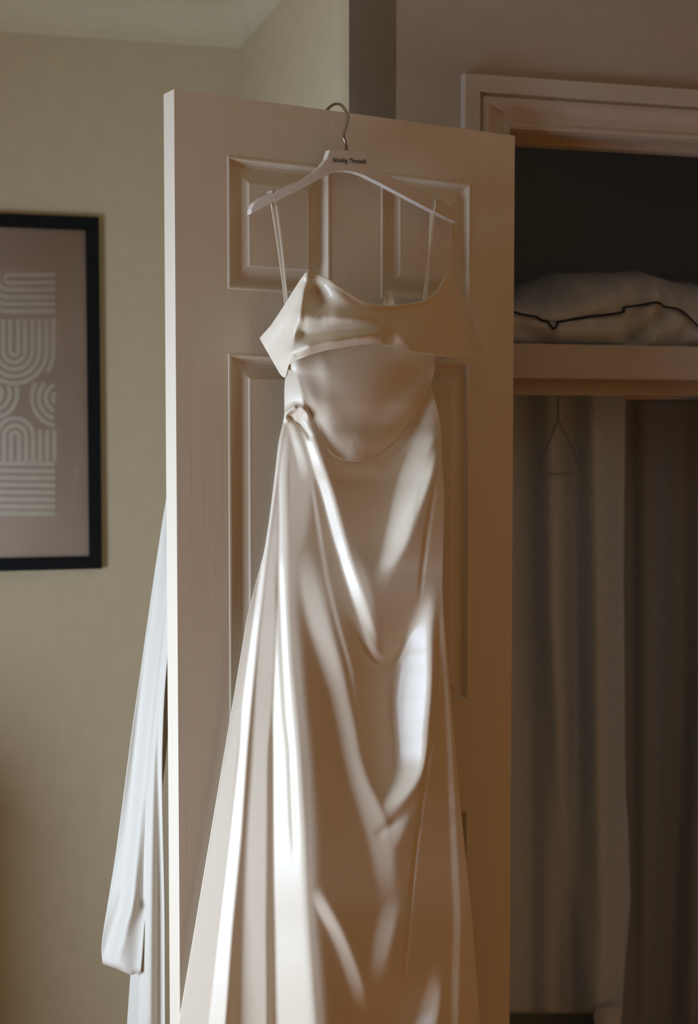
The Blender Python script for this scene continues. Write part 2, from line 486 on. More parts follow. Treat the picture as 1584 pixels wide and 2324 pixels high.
# waist strip
put([(838, 640, 672, 1.3), (860, 640, 676, 1.6), (900, 640, 687, 1.7), (930, 640, 700, 1.6), (945, 640, 690, .9), (958, 640, 660, .4)], 6, 10)
# ridge A
put([(945, 644, 652, .6), (1000, 632, 640, 1.2), (1040, 627, 635, 1.4), (1250, 597, 608, 1.4), (1450, 568, 585, 1.4), (1600, 548, 570, 1.4), (1701, 544, 561, 1.5), (1904, 521, 547, 1.5), (2107, 497, 527, 1.5), (2310, 474, 512, 1.5), (3180, 370, 440, 1.5)], 8, 10)
# between A and F
put([(1000, 640, 646, .2), (1100, 630, 635, .4), (1250, 608, 632, .55), (1450, 588, 626, .55), (1600, 578, 618, .5), (1701, 572, 608, .58), (1904, 560, 606, .62), (2107, 552, 604, .64), (2310, 548, 606, .64), (3180, 490, 580, .6)], 16, 12)
# ridge F
put([(960, 650, 660, .5), (1000, 643, 655, .9), (1078, 632, 646, 1.3), (1195, 634, 650, 1.3), (1352, 630, 652, 1.35), (1508, 624, 658, 1.5), (1626, 620, 670, 1.6), (1752, 620, 679, 1.6), (1904, 621, 688, 1.6), (2057, 623, 694, 1.6), (2209, 625, 704, 1.6), (2324, 626, 712, 1.6), (3180, 636, 760, 1.6)], 9, 34)
# soft shoulder right of F
put([(1195, 648, 690, .28), (1352, 648, 672, .3), (1508, 655, 690, .3), (1752, 679, 715, .25), (1904, 688, 720, .25), (2057, 694, 720, .3), (2324, 712, 745, .25), (3180, 770, 810, .25)], 20, 34)
# beige plateau right of the upper pleats
put([(960, 652, 700, .35), (1080, 655, 715, .35), (1200, 652, 700, .3), (1290, 655, 680, .2)], 16, 30)
# pleat B
put([(940, 646, 654, .9), (974, 654, 672, 1.3), (1019, 668, 688, 1.2), (1065, 678, 702, .7), (1110, 682, 706, 0)], 9, 14)
# long pleat C
put([(930, 668, 684, 1.22), (962, 680, 700, 1.76), (997, 692, 710, 1.89), (1051, 708, 728, 2.03), (1121, 731, 753, 2.03), (1215, 755, 778, 2.03), (1293, 778, 803, 2.03), (1352, 797, 826, 1.76), (1414, 818, 842, 1.49), (1480, 842, 862, 0.00)], 9, 22)
# soft fan to the right of C
put([(1240, 785, 800, 0), (1293, 796, 830, .35), (1352, 815, 845, .3), (1414, 832, 852, .15), (1440, 840, 855, 0)], 12, 20)
# thin companion D
put([(1066, 700, 708, .35), (1168, 714, 724, .4), (1313, 737, 747, .35), (1430, 765, 776, .3), (1520, 792, 803, .25), (1640, 810, 822, 0)], 6, 8)
# broad grey band E and its return
put([(1230, 668, 700, 0), (1274, 672, 711, .3), (1352, 684, 735, .5), (1430, 703, 752, .55), (1508, 729, 773, .6), (1586, 752, 789, .6), (1665, 770, 807, .6), (1701, 777, 810, .65), (1778, 796, 832, .75), (1828, 814, 862, .65), (1904, 838, 892, .5), (1980, 854, 894, .35), (2080, 868, 905, 0)], 26, 30)
# right highlights
put([(940, 958, 985, 0.00), (985, 946, 983, 0.94), (1020, 935, 978, 1.62), (1060, 918, 968, 2.1), (1117, 900, 950, 2.2), (1176, 890, 938, 2.2), (1235, 876, 920, 2.0), (1274, 864, 900, 1.22), (1300, 855, 880, 0.00)], 26, 26)
put([(1030, 978, 990, 0.41), (1065, 962, 982, 1.62), (1110, 945, 968, 1.62), (1160, 930, 950, 0.81), (1190, 924, 942, 0.00)], 10, 14)
put([(1340, 965, 985, 0.00), (1371, 956, 983, 0.81), (1430, 934, 974, 1.62), (1489, 912, 974, 1.82), (1547, 900, 974, 1.89), (1606, 895, 970, 1.82), (1651, 900, 965, 1.76), (1727, 906, 962, 1.89), (1767, 904, 950, 1.76), (1803, 884, 926, 1.08), (1830, 872, 905, 0.54), (1850, 866, 890, 0.00)], 34, 26)
put([(1850, 905, 935, 0), (1874, 888, 923, .5), (1904, 866, 905, .5), (1940, 858, 890, 0)], 20, 20)
put([(2020, 880, 910, 0), (2060, 868, 905, .35), (2110, 852, 895, .4), (2180, 842, 880, .25), (2240, 838, 868, 0)], 20, 24)
# lower fold G
put([(2020, 700, 725, .2), (2041, 706, 738, .6), (2107, 742, 774, .65), (2158, 765, 795, .6), (2234, 792, 824, .45), (2300, 810, 836, 0)], 14, 22)
# lowest highlight
put([(2210, 976, 1000, 0), (2250, 968, 998, .6), (2285, 954, 994, 1.1), (2324, 938, 986, 1.35), (2400, 905, 965, 1.35), (2480, 890, 940, 1.0), (2540, 880, 920, 0)], 20, 22)
# right seam strip
put([(1391, 998, 1004, .2), (1626, 1010, 1022, .3), (1803, 1018, 1032, .3), (2082, 1030, 1046, .3), (2324, 1022, 1040, .25), (3180, 1022, 1040, .25)], 8, 8)

pos = slope_to_dpx(S)
dxp = ((xr - xl) / (NC - 1))[:, None]
neg_m = 1 - sstep(S / 0.35)
# the cloth between pleats falls back; the far right flank turns to the door
wl = np.interp(ys, [838, 950, 1250, 1650, 3180], [.030, .030, .022, .012, .012])
wr = np.interp(ys, [838, 950, 1080, 1350, 1600, 3180], [.055, .080, .125, .136, .136, .135])
need = wl + (pos * dxp).sum(1) - wr
den = (neg_m * dxp).sum(1)
rate = gblur(np.minimum(need / den, 1 / 1350.), 10, 0)
W = wl[:, None] + np.cumsum((pos - neg_m * rate[:, None]) * dxp, 1)
W = gblur(gblur(W, 1.6, 0), 0.9, 1)
# small grooves: seams and creases
def groove(pts, depth, width):
    global W
    k = np.array(pts, float)
    xc = np.interp(Y[:, :1], k[:, 0], k[:, 1])
    ins = sstep((Y[:, :1] - k[0, 0]) / 130.) * sstep((k[-1, 0] - Y[:, :1]) / 130.)
    W = W - depth * ins * np.exp(-0.5 * ((X - xc) / width) ** 2)
groove([(1235, 633), (1352, 636), (1469, 641), (1626, 650), (1700, 658), (1854, 664), (1990, 671)], .0024, 5.5)
groove([(1391, 998), (1508, 993), (1665, 982), (1767, 964), (1930, 943), (2082, 928), (2250, 915)], .0022, 3)
groove([(1050, 1000), (1110, 985), (1200, 970), (1300, 958), (1400, 950)], .0015, 4)
# faint cross wrinkles in the right highlight
W += .0004 * np.exp(-((X - 932) / 34) ** 2) * (np.exp(-((Y - 1590) / 9) ** 2) - np.exp(-((Y - 1618 - (X - 932) * .1) / 8) ** 2) + .7 * np.exp(-((Y - 1668) / 12) ** 2))
W += .0010 * np.exp(-((X - 905) / 60) ** 2) * np.exp(-((Y - 1860 + (X - 890) * .55) / 9) ** 2)
# twisted pleat at the waist
for (pts, h, sg) in (([(668, 925), (655, 934), (648, 944), (652, 952)], .006, 4.), ([(652, 938), (664, 928), (680, 927), (694, 934), (700, 944)], .007, 5.),
                     ([(655, 945), (672, 958), (690, 972), (702, 990)], -.005, 3.5)):
    c = np.array(catmull(pts, 8)); dist = np.full(X.shape, 1e9)
    sel = slice(0, int((1010 - 838) / (YB - 838) * NR))
    for q in c: dist[sel] = np.minimum(dist[sel], (X[sel] - q[0]) ** 2 + (Y[sel] - q[1]) ** 2)
    W += h * np.exp(-dist / (2 * sg * sg))
# soft cowl creases that cross the skirt front
for (pts, h, sg) in (([(800, 1405, .3), (832, 1478, 1), (868, 1512, 1), (902, 1490, 1), (930, 1430, .3)], -.0045, 8.),
                     ([(800, 1385, .2), (838, 1455, .8), (868, 1486, 1), (896, 1462, .8)], .0035, 9.),
                     ([(975, 905, .5), (945, 965, 1), (905, 1020, 1), (870, 1050, .4)], -.005, 9.),
                     ([(985, 1000, .4), (950, 1045, 1), (915, 1090, .4)], .0035, 7.),
                     ([(930, 1838, .4), (890, 1868, 1), (862, 1890, .6)], -.004, 8.),
                     ([(760, 1075, .3), (800, 1085, .8), (850, 1080, .8), (900, 1060, .3)], -.003, 12.)):
    sel = slice(int((min(p[1] for p in pts) - 60 - 838) / (YB - 838) * NR), int((max(p[1] for p in pts) + 60 - 838) / (YB - 838) * NR))
    sel = slice(max(0, sel.start), sel.stop)
    W[sel] += ridge(X[sel], Y[sel], pts, h, sg)
W = np.maximum(W, .006)
SK_W, SK_X = W, X
Ps = on_plane(X, Y, DP, DN, W)
grid_obj('skirt', Ps, M_SATIN, dress, solid=.002)

def skirt_w(px, py):
    r = np.clip((py - ys[0]) / (ys[-1] - ys[0]) * (NR - 1), 0, NR - 1).astype(int)
    c = np.clip((px - xl[r]) / (xr[r] - xl[r]) * (NC - 1), 0, NC - 1).astype(int)
    return W[r, c]

# back of the dress against the door
yb = np.linspace(860, 3170, 60); tb = np.linspace(0, 1, 14)
xlb = np.interp(yb, ys, xl) + 6; xrb = np.interp(yb, ys, xr) - 8
Xb = xlb[:, None] + (xrb - xlb)[:, None] * tb; Yb = np.repeat(yb[:, None], 14, 1)
grid_obj('back_panel', on_plane(Xb, Yb, DP, DN, .004 + .001 * np.sin(Xb / 40)), M_LINING, dress, solid=.001)

# ---- column-wise sheet (bodice, neckline band)
def column_sheet(name, top, bot, nx, ny, wfun, mat, solid=.002, blur=1.0):
    t = np.array(top, float); b = np.array(bot, float)
    xs = np.linspace(t[0, 0], t[-1, 0], nx)
    yt = gblur(np.interp(xs, t[:, 0], t[:, 1]), blur, 0); ybm = gblur(np.interp(xs, b[:, 0], b[:, 1]), blur, 0)
    v = np.linspace(0, 1, ny)
    Xc = np.repeat(xs[None], ny, 0); Yc = yt[None] + (ybm - yt)[None] * v[:, None]
    Wc = wfun(Xc, Yc)
    return grid_obj(name, on_plane(Xc, Yc, DP, DN, Wc), mat, dress, solid=solid)

# ---- bodice
BOD_B = catmull([(660, 836), (675, 866), (690, 900), (720, 962), (745, 1020), (770, 1040), (805, 1048), (840, 1041), (880, 1014), (915, 978), (945, 936), (970, 890), (988, 838)], 6)
def bodice_w(Xc, Yc):
    base = np.interp(Xc, [655, 680, 720, 780, 850, 920, 990], [.060, .066, .076, .088, .094, .092, .080])
    base = base + .012 * (Yc - 900) / 150
    base = gblur(base, 12, 1)
    # broad drape curves of the cowl
    sk = skirt_w(Xc, np.maximum(Yc, 850.)) + np.interp(Xc, [660, 790, 850], [.0016, .0020, .0045])
    edge = sstep((np.interp(Xc, *np.array(BOD_B).T) - Yc) / 190.)
    base = sk + (np.maximum(base - sk, .004)) * edge
    base = gblur(gblur(base, 2, 0), 2, 1)
    base += ridge(Xc, Yc, [(690, 850, .6), (720, 915, 1), (760, 965, 1), (800, 985, .7)], .006, 26)
    base += ridge(Xc, Yc, [(985, 850, 1), (930, 920, 1), (870, 985, 1), (810, 1010, .6)], .008, 22)
    base -= ridge(Xc, Yc, [(985, 890, 1), (950, 945, 1), (900, 1000, 1), (850, 1035, .6)], .006, 14)
    base -= ridge(Xc, Yc, [(672, 850, .7), (700, 925, 1), (740, 995, 1), (780, 1035, .6)], .004, 10)
    return base
column_sheet('bodice', [(660, 800), (720, 770), (850, 745), (988, 770)],
             BOD_B, 150, 130, bodice_w, M_SATIN, .0012, 1.2)

# ---- draped off-shoulder neckline band
def band_w(Xc, Yc):
    base = np.interp(Xc, [588, 640, 690, 760, 840, 920, 1000, 1060, 1100], [.018, .066, .116, .132, .134, .126, .108, .075, .035])
    base = gblur(base, 6, 1)
    base += .010 * (Yc - 730) / 100 * np.exp(-((Xc - 800) / 160) ** 2)
    # left sleeve facet: crease lines running down from the tip
    base += ridge(Xc, Yc, [(697, 622, .6), (684, 680, 1), (668, 745, 1), (652, 815, .8)], .014, 9)
    base -= ridge(Xc, Yc, [(690, 640, .6), (672, 700, 1), (658, 760, 1), (648, 820, .6)], .006, 6)
    base += ridge(Xc, Yc, [(605, 770, .4), (640, 720, 1), (675, 660, .8)], .004, 12)
    # hollow below the neckline
    base -= ridge(Xc, Yc, [(716, 665, .9), (726, 690, 1), (735, 700, .6)], .018, 17)
    # rolled neckline edge
    base += ridge(Xc, Yc, [(740, 640, .6), (775, 668, 1), (820, 696, .8), (880, 704, .5)], .010, 15)
    # broad middle fold, sweeping to the right
    base += ridge(Xc, Yc, [(690, 722, .6), (740, 718, 1), (800, 725, 1), (860, 742, .8), (910, 765, .5), (945, 785, .2)], .020, 17)
    base -= ridge(Xc, Yc, [(690, 760, .9), (715, 760, 1), (770, 750, .9), (840, 746, .6), (890, 762, .3)], .018, 11)
    # lower roll
    base += ridge(Xc, Yc, [(668, 800, .6), (700, 785, 1), (750, 773, 1), (810, 763, .9), (858, 758, .5)], .030, 11)
    # rolled edge along the neckline
    base += ridge(Xc, Yc, [(745, 634, .3), (790, 662, .8), (830, 687, 1), (870, 695, 1), (920, 692, 1), (965, 682, .8), (1000, 652, .6)], .005, 4.5)
    # right side soft folds
    base += ridge(Xc, Yc, [(1012, 640, 1), (985, 700, .9), (945, 760, .6), (920, 790, .2)], .006, 22)
    base += ridge(Xc, Yc, [(1020, 640, .6), (1045, 720, 1), (1062, 790, .7)], .005, 18)
    base -= ridge(Xc, Yc, [(1010, 700, .5), (1005, 760, 1), (1000, 800, 1)], .004, 20)
    return base
column_sheet('neckline_drape',
             [(590, 766), (615, 738), (640, 700), (660, 668), (680, 636), (695, 616), (702, 616), (745, 632), (770, 646), (790, 660), (830, 685), (870, 693), (920, 690), (965, 680), (990, 664), (1003, 642), (1012, 622), (1019, 617), (1035, 640), (1060, 695), (1080, 750), (1095, 792)],
             [(590, 770), (605, 796), (622, 826), (636, 850), (645, 858), (651, 850), (653, 829), (665, 821), (700, 807), (740, 795), (800, 785), (850, 779), (870, 782), (900, 790), (930, 796), (985, 805), (1040, 812), (1070, 806), (1095, 796)],
             300, 170, band_w, M_SATIN, .003, 1.0)
# inner facing seen behind the neckline on the right, and the little back loop that stands up
def facing_w(Xc, Yc): return .035 + 0 * Xc
column_sheet('back_facing', [(648, 684), (660, 676), (760, 720), (870, 715), (930, 702), (968, 680), (1000, 655), (1015, 617)],
             [(648, 800), (760, 850), (870, 850), (930, 850), (968, 840), (1000, 815), (1015, 800)], 60, 12, facing_w, M_LINING, .002, .8)
column_sheet('back_loop', [(866, 700), (871, 684), (876, 668), (880, 659), (883, 657), (887, 662), (892, 676), (899, 700)],
             [(866, 712), (880, 714), (899, 712)], 40, 24,
             lambda x, y: .088 + .034 * (x - 866) / 33 + .004 * np.sin((x - 866) / 33 * 9.0), M_SATIN, .002, .8)
# hanger loops: a pair of narrow ribbons each side
def ribbon(p, q, wp, wq, half):
    mm = MB(); nseg = 10; vs = []
    for i in range(nseg + 1):
        t = i / nseg; x = p[0] + (q[0] - p[0]) * t + 1.5 * math.sin(math.pi * t); y = p[1] + (q[1] - p[1]) * t; w = wp + (wq - wp) * t
        c = on_plane(x, y, DP, DN, w)
        hw = half * (1 - .25 * t)
        vs += [c - DD * hw + DN * .0005, c + DD * hw + DN * .0015, c + DD * hw, c - DD * hw - DN * .001]
    fs = [(i * 4 + k, i * 4 + (k + 1) % 4, i * 4 + 4 + (k + 1) % 4, i * 4 + 4 + k) for i in range(nseg) for k in range(4)]
    fs += [(3, 2, 1, 0), tuple(nseg * 4 + k for k in range(4))]
    mm.add(vs, fs); return mm.build('hanger_loop', M_SATIN, dress)
ribbon((618, 470), (648, 690), .036, .062, .0022)
ribbon((627, 466), (652, 690), .022, .050, .0017)
ribbon((984, 484), (960, 690), .040, .070, .0026)
ribbon((978, 486), (966, 690), .024, .060, .0018)
for (pts) in ([(618, 472, .036), (614, 455, .037), (616, 438, .034), (622, 436, .020), (627, 455, .018), (627, 468, .022)],
              [(984, 486, .040), (988, 466, .040), (986, 452, .036), (982, 449, .022), (978, 466, .020), (978, 488, .024)]):
    mm = MB(); mm.tube(catmull([on_plane(float(x), float(y), DP, DN, w) for x, y, w in pts], 5), .0014, 6)
    mm.build('loop_wrap', M_SATIN, dress, smooth=True)

# ------------------------------------------------------------------ white drape behind the door
drape = empty('fabric_drape', on_plane(np.array(330.), np.array(1900.), DP, DN, -.12))
tag(drape, 'plain white cloth hanging behind the left edge of the open door', 'cloth')
def row_sheet(name, left, right, w_rows, nr, nc, mat, parent, p0, n, folds=(), solid=.002, extra=None):
    l = np.array(left, float); r = np.array(right, float)
    y = np.linspace(l[0, 0], l[-1, 0], nr)
    a = gblur(np.interp(y, l[:, 0], l[:, 1]), 1.5, 0); b = gblur(np.interp(y, r[:, 0], r[:, 1]), 1.5, 0)
    t = np.linspace(0, 1, nc)
    Xr = a[:, None] + (b - a)[:, None] * t; Yr = np.repeat(y[:, None], nc, 1)
    Wr = w_rows(Xr, Yr, t[None] + 0 * Xr)
    for pts, h, sg in folds: Wr = Wr + ridge(Xr, Yr, pts, h, sg)
    if extra: Xr, Yr, Wr = extra(Xr, Yr, Wr)
    return grid_obj(name, on_plane(Xr, Yr, p0, n, Wr), mat, parent, solid=solid)
def hem(Xr, Yr, Wr):
    return Xr, Yr + 0 * Xr, Wr
row_sheet('back_fold', [(1120, 379), (1165, 371), (1290, 352), (1450, 329), (1680, 297), (1950, 261), (2120, 233), (2165, 228), (2186, 233)],
          [(1120, 384), (1165, 392), (1290, 392), (1450, 388), (1680, 380), (1950, 350), (2120, 325), (2165, 322), (2186, 318)],
          lambda x, y, t: -.16 + .085 * t + .008 * np.sin(t * 7 + y * .002), 90, 40, M_DRAPE, drape, DP, DN,
          folds=[([(330, 1480, .2), (312, 1680, .8), (290, 1950, 1), (268, 2120, 1)], -.008, 10),
                 ([(352, 1450, .4), (318, 1800, 1), (300, 2050, 1)], .010, 9),
                 ([(285, 2020, .6), (262, 2090, 1), (246, 2150, 1)], -.010, 10),
                 ([(300, 2060, 1), (280, 2110, 1), (262, 2170, .6)], .010, 9)],
          extra=lambda x, y, w: (x, y + np.clip((y - 2100) / 86., 0, 1) * np.interp(x, [228, 262, 298, 322], [0, 12, 27, 20]), w))
row_sheet('front_fold', [(1330, 380), (1423, 369), (1579, 351), (1756, 334), (1958, 322), (2160, 315), (2324, 312), (3000, 296)],
          [(1330, 386), (1423, 385), (1579, 371), (1680, 367), (1756, 366), (1857, 368), (2059, 373), (2324, 374), (3000, 378)],
          lambda x, y, t: -.100 + .045 * t + .006 * np.sin(t * 6), 80, 30, M_DRAPE, drape, DP, DN,
          folds=[([(378, 1420, .5), (352, 1800, 1), (344, 2324, 1)], .008, 9), ([(362, 1700, .5), (362, 2000, 1), (362, 2324, 1)], -.006, 7)])
row_sheet('under_layer', [(2150, 300), (2324, 288), (2950, 250)], [(2150, 345), (2324, 345), (2950, 345)],
          lambda x, y, t: -.20 + .05 * t, 20, 14, M_DRAPE, drape, DP, DN)

# ------------------------------------------------------------------ framed print on the back wall
BW = R(0, BACK_B, 0); BN = -E2
def WP(px, py, w=0.0): return on_plane(np.array(float(px)), np.array(float(py)), BW, BN, w)
cr = WP(226, 493, .022); br = WP(229, 1291, .022)
fa1 = float((WP(228, 900, .022) - O) @ E1)
fz1, fz0 = float(cr[2]), float(br[2])
fa0 = fa1 - 0.655
fbd = .033
frame = empty('framed_print', R((fa0 + fa1) / 2, BACK_B, (fz0 + fz1) / 2))
tag(frame, 'large black-framed print of pale curving lines on the beige wall', 'picture')
m = MB()
def ring(a0, a1, z0, z1): return [(a0, z0), (a1, z0), (a1, z1), (a0, z1)]
secs = [(0, .001), (0, .022), (.003, .024), (fbd - .003, .024), (fbd, .021), (fbd, .006)]
vs = []
for ins, d in secs:
    for a, z in ring(fa0 + ins, fa1 - ins, fz0 + ins, fz1 - ins): vs.append(R(a, BACK_B - d, z))
fs = [(r * 4 + k, r * 4 + (k + 1) % 4, r * 4 + 4 + (k + 1) % 4, r * 4 + 4 + k) for r in range(len(secs) - 1) for k in range(4)]
m.add(vs, fs); m.build('picture_frame', M_FRAME, frame)
m = MB(); m.box(R, fa0 + fbd - .004, fa1 - fbd + .004, BACK_B - .007, BACK_B - .003, fz0 + fbd - .004, fz1 - fbd + .004)
paper = m.build('print_sheet', M_PRINT, frame)
m = MB(); m.box(R, fa0 + fbd - .002, fa1 - fbd + .002, BACK_B - .0135, BACK_B - .0115, fz0 + fbd - .002, fz1 - fbd + .002)
m.build('glass_pane', M_GLASS, frame)
# printed line pattern (flat ink strips)
LW = 5.2
strips = MB()
def strip(pts, clip):
    """pts in picture px; clip(x, y) keeps the inside"""
    pts = [np.asarray(q, float) for q in pts]
    run = []
    def flush(run):
        if len(run) < 2: return
        L = []; Rr = []
        for i, q in enumerate(run):
            t = run[min(i + 1, len(run) - 1)] - run[max(i - 1, 0)]; t = t / (np.linalg.norm(t) + 1e-9)
            nn = np.array([-t[1], t[0]])
            L.append(q + nn * LW); Rr.append(q - nn * LW)
        vs = [WP(q[0], q[1], .0073) for q in L] + [WP(q[0], q[1], .0073) for q in Rr]
        n = len(run); strips.add(vs, [(i, i + 1, n + i + 1, n + i) for i in range(n - 1)])
    for q in pts:
        if clip(q[0], q[1]): run.append(q)
        else: flush(run); run = []
    flush(run)
XR, XL = 125, -200
def lineh(x0, x1, y, n=2): return [(x, y + (x - 125) * .010) for x in np.linspace(x0, x1, n)]
def arc(cx, cy, r, a0, a1, n=28): return [(cx + r * math.cos(t), cy + r * math.sin(t)) for t in np.linspace(math.radians(a0), math.radians(a1), n)]
any_ = lambda x, y: x <= XR + 1 and x > XL
# row 1: bent loops
strip([(125, 624)] + arc(20, 632.5, 9, -90, -270, 14) + [(125, 641)], any_)
for k, yy in enumerate((657, 674, 690, 706)):
    r = 25 + 16.3 * k
    strip([(125, yy)] + arc(20, 632.5, r, 90, 180, 16) + [(20 - r, 622)], any_)
    strip([(-190, yy)] + [(20 - r - 60, yy)], any_)
# row 2: nested U shapes
for cx in (32, -126):
    for r in (9, 25, 41, 57, 73):
        strip([(cx - r, 724)] + [(cx - r, 797)] + arc(cx, 797, r, 180, 0, 22)[0:] + [(cx + r, 724)], any_)
strip([(32 + 89, 724), (32 + 89, 800)] + arc(32, 797, 89, 2, 32, 8), any_)
# row 3: crossing arcs
c3 = lambda x, y: x <= XR + 1 and x > XL and 868 < y < 1000 and (x - 34) ** 2 + (y - 990) ** 2 > 50 ** 2 and (x - 32) ** 2 + (y - 797) ** 2 > 80 ** 2
for r in (16, 32, 48, 64):
    strip(arc(136, 903, r, 95, 265, 30), c3)
for r in (20, 38, 55):
    strip(arc(-16, 893, r, -60, 80, 30), c3)
for r in (9, 25, 41):
    strip([(34 - r, 1047), (34 - r, 990)] + arc(34, 990, r, 180, 360, 20) + [(34 + r, 990), (34 + r, 1047)], any_)
for xx in (34 + 57, 34 + 73, 34 + 89, 34 - 57, 34 - 73):
    strip([(xx, 975 if xx > 34 else 990), (xx, 1047)], any_)
# row 4: level lines
for k in range(8): strip(lineh(-190, 125, 1053 + 16.2 * k), any_)
strips.build('line_pattern', M_PRINTLINE, frame)

# ------------------------------------------------------------------ added unseen drawers, left of view, shading the lower back wall
shade_chest = empty('added_shade_chest', R(-1.40, .62, 0))
tag(shade_chest, 'added unseen set of brown wooden drawers that shades the lower back wall', 'shade_chest')
M_SHADE_CHEST = simple('brown_wood', (0.20, 0.11, 0.06), 0.5, 0.35, scale=(3, 40, 40), amount=0.2)
m = MB(); m.box(R, -1.77, -1.03, .36, BACK_B - .02, .06, 1.10); m.box(R, -1.79, -1.01, .34, BACK_B - .02, 1.10, 1.13)
m.build('shade_chest_body', M_SHADE_CHEST, shade_chest, bevel=.004)
for k in range(3):
    m = MB(); m.box(R, -1.75, -1.05, .338, .36, .10 + .335 * k, .415 + .335 * k); dr = m.build('shade_chest_drawer', M_SHADE_CHEST, shade_chest, bevel=.004)
    for da in (-1.58, -1.22):
        m = MB(); m.tube([R(da, .338, .26 + .335 * k), R(da, .322, .26 + .335 * k), R(da, .306, .26 + .335 * k)], [.010, .010, .018], 12)
        kn = m.build('shade_chest_knob', M_METAL); kn.parent = dr

# ------------------------------------------------------------------ closet shelf and its things
SHB = 0.14                                     # front of the shelf behind the wall face
SP = R(0, SHB, 0)
def CP(px, py, b=SHB): return on_plane(np.array(float(px)), np.array(float(py)), R(0, b, 0), -E2, 0.0)
zt = float(CP(1300, 781)[2]); zb = float(CP(1300, 860)[2])
shelf = empty('closet_shelf', R(.85, SHB, zb))
tag(shelf, 'painted closet shelf with a deep front board below the folded duvet', 'shelf')
m = MB(); m.box(R, .221, 1.549, SHB, SHB + .022, zb, zt); m.build('front_board', M_SHELF, shelf, bevel=.003)
m = MB(); m.box(R, .221, 1.549, SHB + .022, .779, zt - .022, zt); m.build('shelf_board', M_SHELF, shelf)
m = MB(); m.box(R, .221, 1.549, SHB + .05, SHB + .07, zb - .035, zb + .01); m.build('batten', M_SHELF, shelf)
rail = MB(); rail.tube([R(.221, SHB + .275, zb - .03), R(1.549, SHB + .275, zb - .03)], .0125, 14)
tag(rail.build('hanging_rail', M_METAL, None, smooth=True), 'round clothes rail under the closet shelf', 'rail')

def soft_roll(name, a0, a1, bf, depth, seam_z, top_z, mat, parent, na=110, step=None, seed=0.0, lump=.012, folds=None):
    """a folded quilt lying on the shelf: lower bulge, seam, dome; cross-section per station along the shelf"""
    A = np.linspace(a0, a1, na); rows = []
    for a in A:
        zs_ = np.interp(a, *np.array(seam_z, float).T); H = np.interp(a, *np.array(top_z, float).T)
        sh = step(a) if step else 0.0
        e = min(1.0, max(0.0, (a - a0) / .06), max(0.0, (a1 - a) / .06)) ** .5
        sec = [(bf + .055, .002), (bf + .020 + sh, .004), (bf + .004 + sh, zs_ * .3), (bf + sh, zs_ * .62), (bf + .008 + sh, zs_ * .92), (bf + .016 + sh, zs_),
               (bf + .012 + sh, zs_ * 1.06), (bf + .020 + sh, zs_ + (H - zs_) * .28), (bf + .060, zs_ + (H - zs_) * .62), (bf + .13, zs_ + (H - zs_) * .90), (bf + .22, H), (bf + depth * .8, H * .9), (bf + depth, H * .45), (bf + depth, .004)]
        sec = catmull([np.array(q) for q in sec], 4)
        row = []
        for i, (b, z) in enumerate(sec):
            nz = mnoise.noise(Vector((a * 9 + seed, b * 9, z * 9))) * lump + mnoise.noise(Vector((a * 26 + seed, b * 22, z * 20))) * lump * .35
            k = 1.0 if 3 < i < len(sec) - 3 else 0.2
            if folds:
                for (fa0, fz0, fa1, fz1, fh, fs) in folds:
                    ex_, ez_ = fa1 - fa0, fz1 - fz0
                    tq = min(1, max(0, ((a - fa0) * ex_ + (z - fz0) * ez_) / (ex_ * ex_ + ez_ * ez_)))
                    dq = (a - fa0 - tq * ex_) ** 2 + (z - fz0 - tq * ez_) ** 2
                    nz += fh * math.exp(-dq / (2 * fs * fs)) * (1.0 if i < len(sec) * .75 else 0.2)
            row.append(R(a, b - nz * k, zt + max(.001, z * e * (1 + nz * k * 1.2))))
        rows.append(row)
    P = np.array(rows)
    o = grid_obj(name, P, mat, parent, solid=.002)
    return P
def pxa(px, py=740, b=.19): return float((CP(px, py, b) - O) @ E1)
def pxz(px, py, b=.19): return float(CP(px, py, b)[2]) - zt
duvet = empty('folded_duvet', R(.70, .28, zt))
tag(duvet, 'folded white duvet with thin black piping on the closet shelf', 'duvet')
pip = [(1110, 706), (1150, 704), (1167, 710), (1190, 716), (1212, 719), (1226, 727), (1240, 731), (1247, 748), (1257, 736), (1266, 731), (1330, 720), (1408, 710), (1413, 699), (1450, 693), (1485, 688), (1510, 696), (1540, 701), (1560, 714), (1584, 738), (1610, 752)]
DB = .165
seam = [(pxa(x, y, DB + .01), pxz(x, y, DB + .01)) for x, y in pip]
seam_s = [(pxa(x, y, DB + .01), pxz(x, y, DB + .01)) for x, y in pip if not 1235 < x < 1262]
tops = [(pxa(1110), .10), (pxa(1170), .115), (pxa(1230), .150), (pxa(1320), .185), (pxa(1420), .185), (pxa(1500), .195), (pxa(1600), .17)]
stp = lambda a: .012 / (1 + math.exp(-(a - pxa(1412)) / .003)) - .022 * math.exp(-((a - pxa(1470)) / .02) ** 2)
def fold_px(x0, y0, x1, y1, h, sg): return (pxa(x0, y0), pxz(x0, y0), pxa(x1, y1), pxz(x1, y1), h, sg / 1000.)
FOLDS = [fold_px(1496, 712, 1446, 772, -.030, 13), fold_px(1440, 716, 1428, 772, -.012, 8), fold_px(1486, 640, 1497, 690, .016, 10), fold_px(1512, 640, 1508, 684, -.016, 9),
         fold_px(1412, 610, 1413, 700, .008, 9), fold_px(1270, 650, 1205, 690, -.014, 16), fold_px(1330, 690, 1400, 665, .012, 18), fold_px(1180, 750, 1230, 772, -.016, 14),
         fold_px(1545, 640, 1560, 690, -.012, 14), fold_px(1570, 730, 1540, 775, -.010, 12)]
PD = soft_roll('duvet_body', pxa(1105), pxa(1680), DB, .40, seam_s, tops, M_DUVET, duvet, step=stp, seed=3.1, folds=FOLDS)
pt = []
